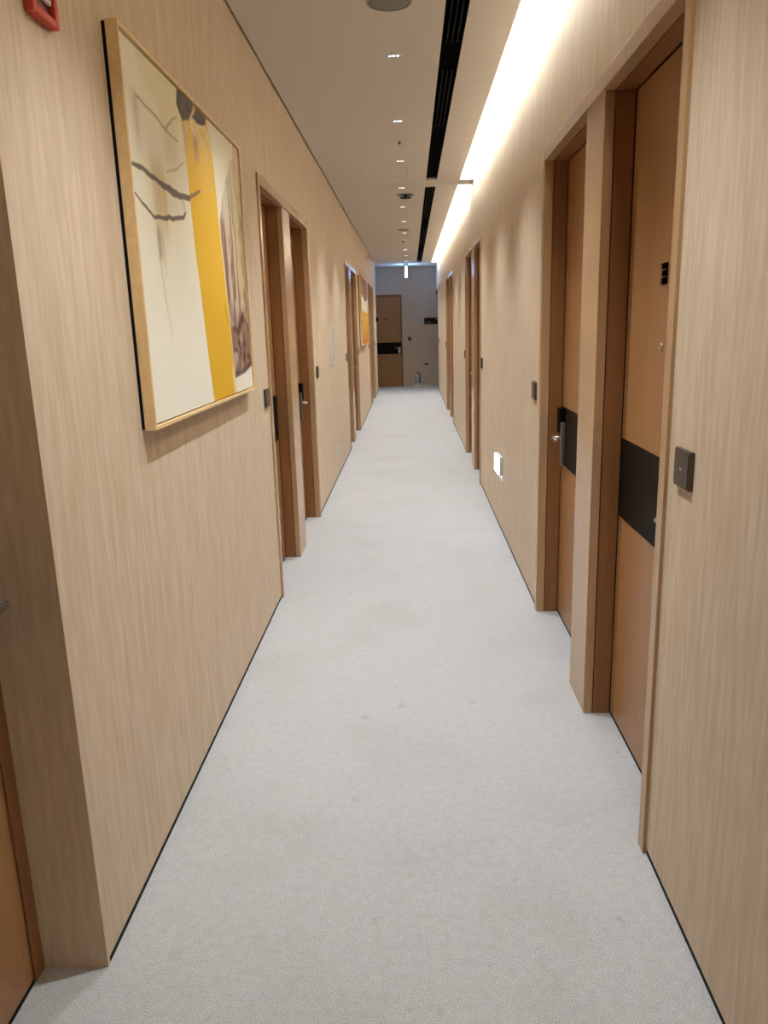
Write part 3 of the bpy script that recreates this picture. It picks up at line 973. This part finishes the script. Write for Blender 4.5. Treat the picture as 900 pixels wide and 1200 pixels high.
# glowing guide light low on the right wall
e_ = empty('guide_light', (XR, 5.50, 0.42))
y0, y1, z0, z1 = 5.50, 5.76, 0.425, 0.558
MB().box(XR, XR - 0.026, y0, y1, z0, z1).build('housing', 'lightgrey', e_, 0.002)
f_ = MB().box(XR - 0.026, XR - 0.036, y0 + 0.004, y1 - 0.004, z0 + 0.004, z1 - 0.004).build('lit_face', 'guide', e_, 0.003)
ar = MB().prism([(XR - 0.036, y1 - 0.030, 0.492), (XR - 0.036, y1 - 0.075, 0.525), (XR - 0.036, y1 - 0.075, 0.503), (XR - 0.036, y1 - 0.125, 0.503),
                 (XR - 0.036, y1 - 0.125, 0.481), (XR - 0.036, y1 - 0.075, 0.481), (XR - 0.036, y1 - 0.075, 0.459)], (0, 0, 0), (-0.0008, 0, 0))
ar.build('arrow', 'green', f_)
MB().box(XR - 0.006, XR - 0.020, y0 + 0.03, y1 - 0.03, z0 - 0.0006, z0).build('lower_lens', 'guidelow', e_)
tag(e_, 'small glowing white guide light low on the right wall', 'guide light')

# little projecting sign on the left wall near the lobby
e_ = empty('door_plate', (XL, 18.0, 1.6))
MB().box(XL, XL + 0.012, 17.99, 18.05, 1.60, 1.69).build('bracket', 'lockbox', e_, 0.002)
MB().box(XL + 0.012, XL + 0.055, 18.01, 18.03, 1.605, 1.685).build('blade', 'lockbox', e_, 0.002)
tag(e_, 'little black blade sign jutting from the left wall near the lobby', 'sign')

# end wall fittings
e_ = empty('direction_sign', (0.36, Y_END, 1.515))
pn = MB().box(0.36, 0.80, Y_END - 0.022, Y_END, 1.515, 1.668).build('panel', 'lockbox', e_, 0.002)
for x0, x1, z0, z1 in ((0.395, 0.425, 1.545, 1.567), (0.435, 0.455, 1.545, 1.567), (0.475, 0.520, 1.543, 1.570), (0.640, 0.685, 1.610, 1.650)):
    MB().box(x0, x1, Y_END - 0.0235, Y_END - 0.022, z0, z1).build('mark', 'marks', pn)
tag(e_, 'long black direction sign on the end wall', 'sign')

e_ = empty('switch_plate', (-0.01, Y_END, 1.13))
MB().box(-0.052, 0.034, Y_END - 0.010, Y_END, 1.128, 1.216).build('plate', 'plate', e_, 0.002)
MB().box(-0.040, 0.022, Y_END - 0.013, Y_END - 0.010, 1.140, 1.204).build('face', 'plateface', e_, 0.001)
tag(e_, 'dark square switch plate on the end wall beside the door', 'switch')

e_ = empty('extinguisher_notice', (0.40, Y_END, 0.52))
pn = MB().box(0.350, 0.450, Y_END - 0.004, Y_END, 0.563, 0.660).build('plate', 'white', e_)
for x0, x1, z0, z1 in ((0.355, 0.372, 0.580, 0.650), (0.355, 0.445, 0.648, 0.656), (0.390, 0.410, 0.590, 0.635), (0.425, 0.440, 0.575, 0.635), (0.372, 0.440, 0.567, 0.574)):
    MB().box(x0, x1, Y_END - 0.0055, Y_END - 0.004, z0, z1).build('red_mark', 'red', pn)
MB().box(0.352, 0.450, Y_END - 0.006, Y_END, 0.520, 0.559).build('caption', 'lockbox', e_)
tag(e_, 'small white and red notice with black caption on the end wall', 'notice')

ex, ey = 0.172, 19.60
e_ = empty('fire_extinguisher', (ex, ey, 0))
MB().box(ex - 0.10, ex + 0.10, ey - 0.08, ey + 0.08, 0, 0.035).build('stand', 'white', e_, 0.006)
MB().lathe((ex, ey, 0.035), (0, 0, 1), [(0.040, 0), (0.052, 0.008), (0.052, 0.21), (0.046, 0.245), (0.022, 0.268), (0.016, 0.285)], 28).build('cylinder', 'chrome', e_, smooth=True)
vl = MB().lathe((ex, ey, 0.318), (0, 0, 1), [(0.018, 0), (0.020, 0.02), (0.012, 0.04)], 18).build('valve', 'grey', e_, smooth=True)
MB().box(ex - 0.012, ex + 0.012, ey - 0.075, ey + 0.02, 0.358, 0.370).box(ex - 0.010, ex + 0.010, ey - 0.07, ey + 0.01, 0.336, 0.344).build('handle', 'rubber', vl, 0.002)
MB().tube([(ex + 0.016, ey, 0.34), (ex + 0.05, ey - 0.01, 0.34), (ex + 0.068, ey - 0.015, 0.30), (ex + 0.066, ey - 0.015, 0.18), (ex + 0.060, ey - 0.015, 0.09)], 0.008, 10).build('hose', 'rubber', vl, smooth=True)
tag(e_, 'chrome fire extinguisher on a low white stand before the end wall', 'extinguisher')

e_ = empty('floor_box', (0.41, 19.66, 0))
MB().box(0.300, 0.500, 19.62, 19.70, 0, 0.028).build('body', 'white', e_, 0.004)
MB().box(0.520, 0.548, 19.63, 19.69, 0, 0.034).box(0.500, 0.520, 19.65, 19.67, 0, 0.012).build('end_cap', 'lightgrey', e_, 0.002)
tag(e_, 'low white strip box on the floor beside the extinguisher', 'box')

for o in bpy.data.objects:
    if '_w' in o:
        del o['_w']
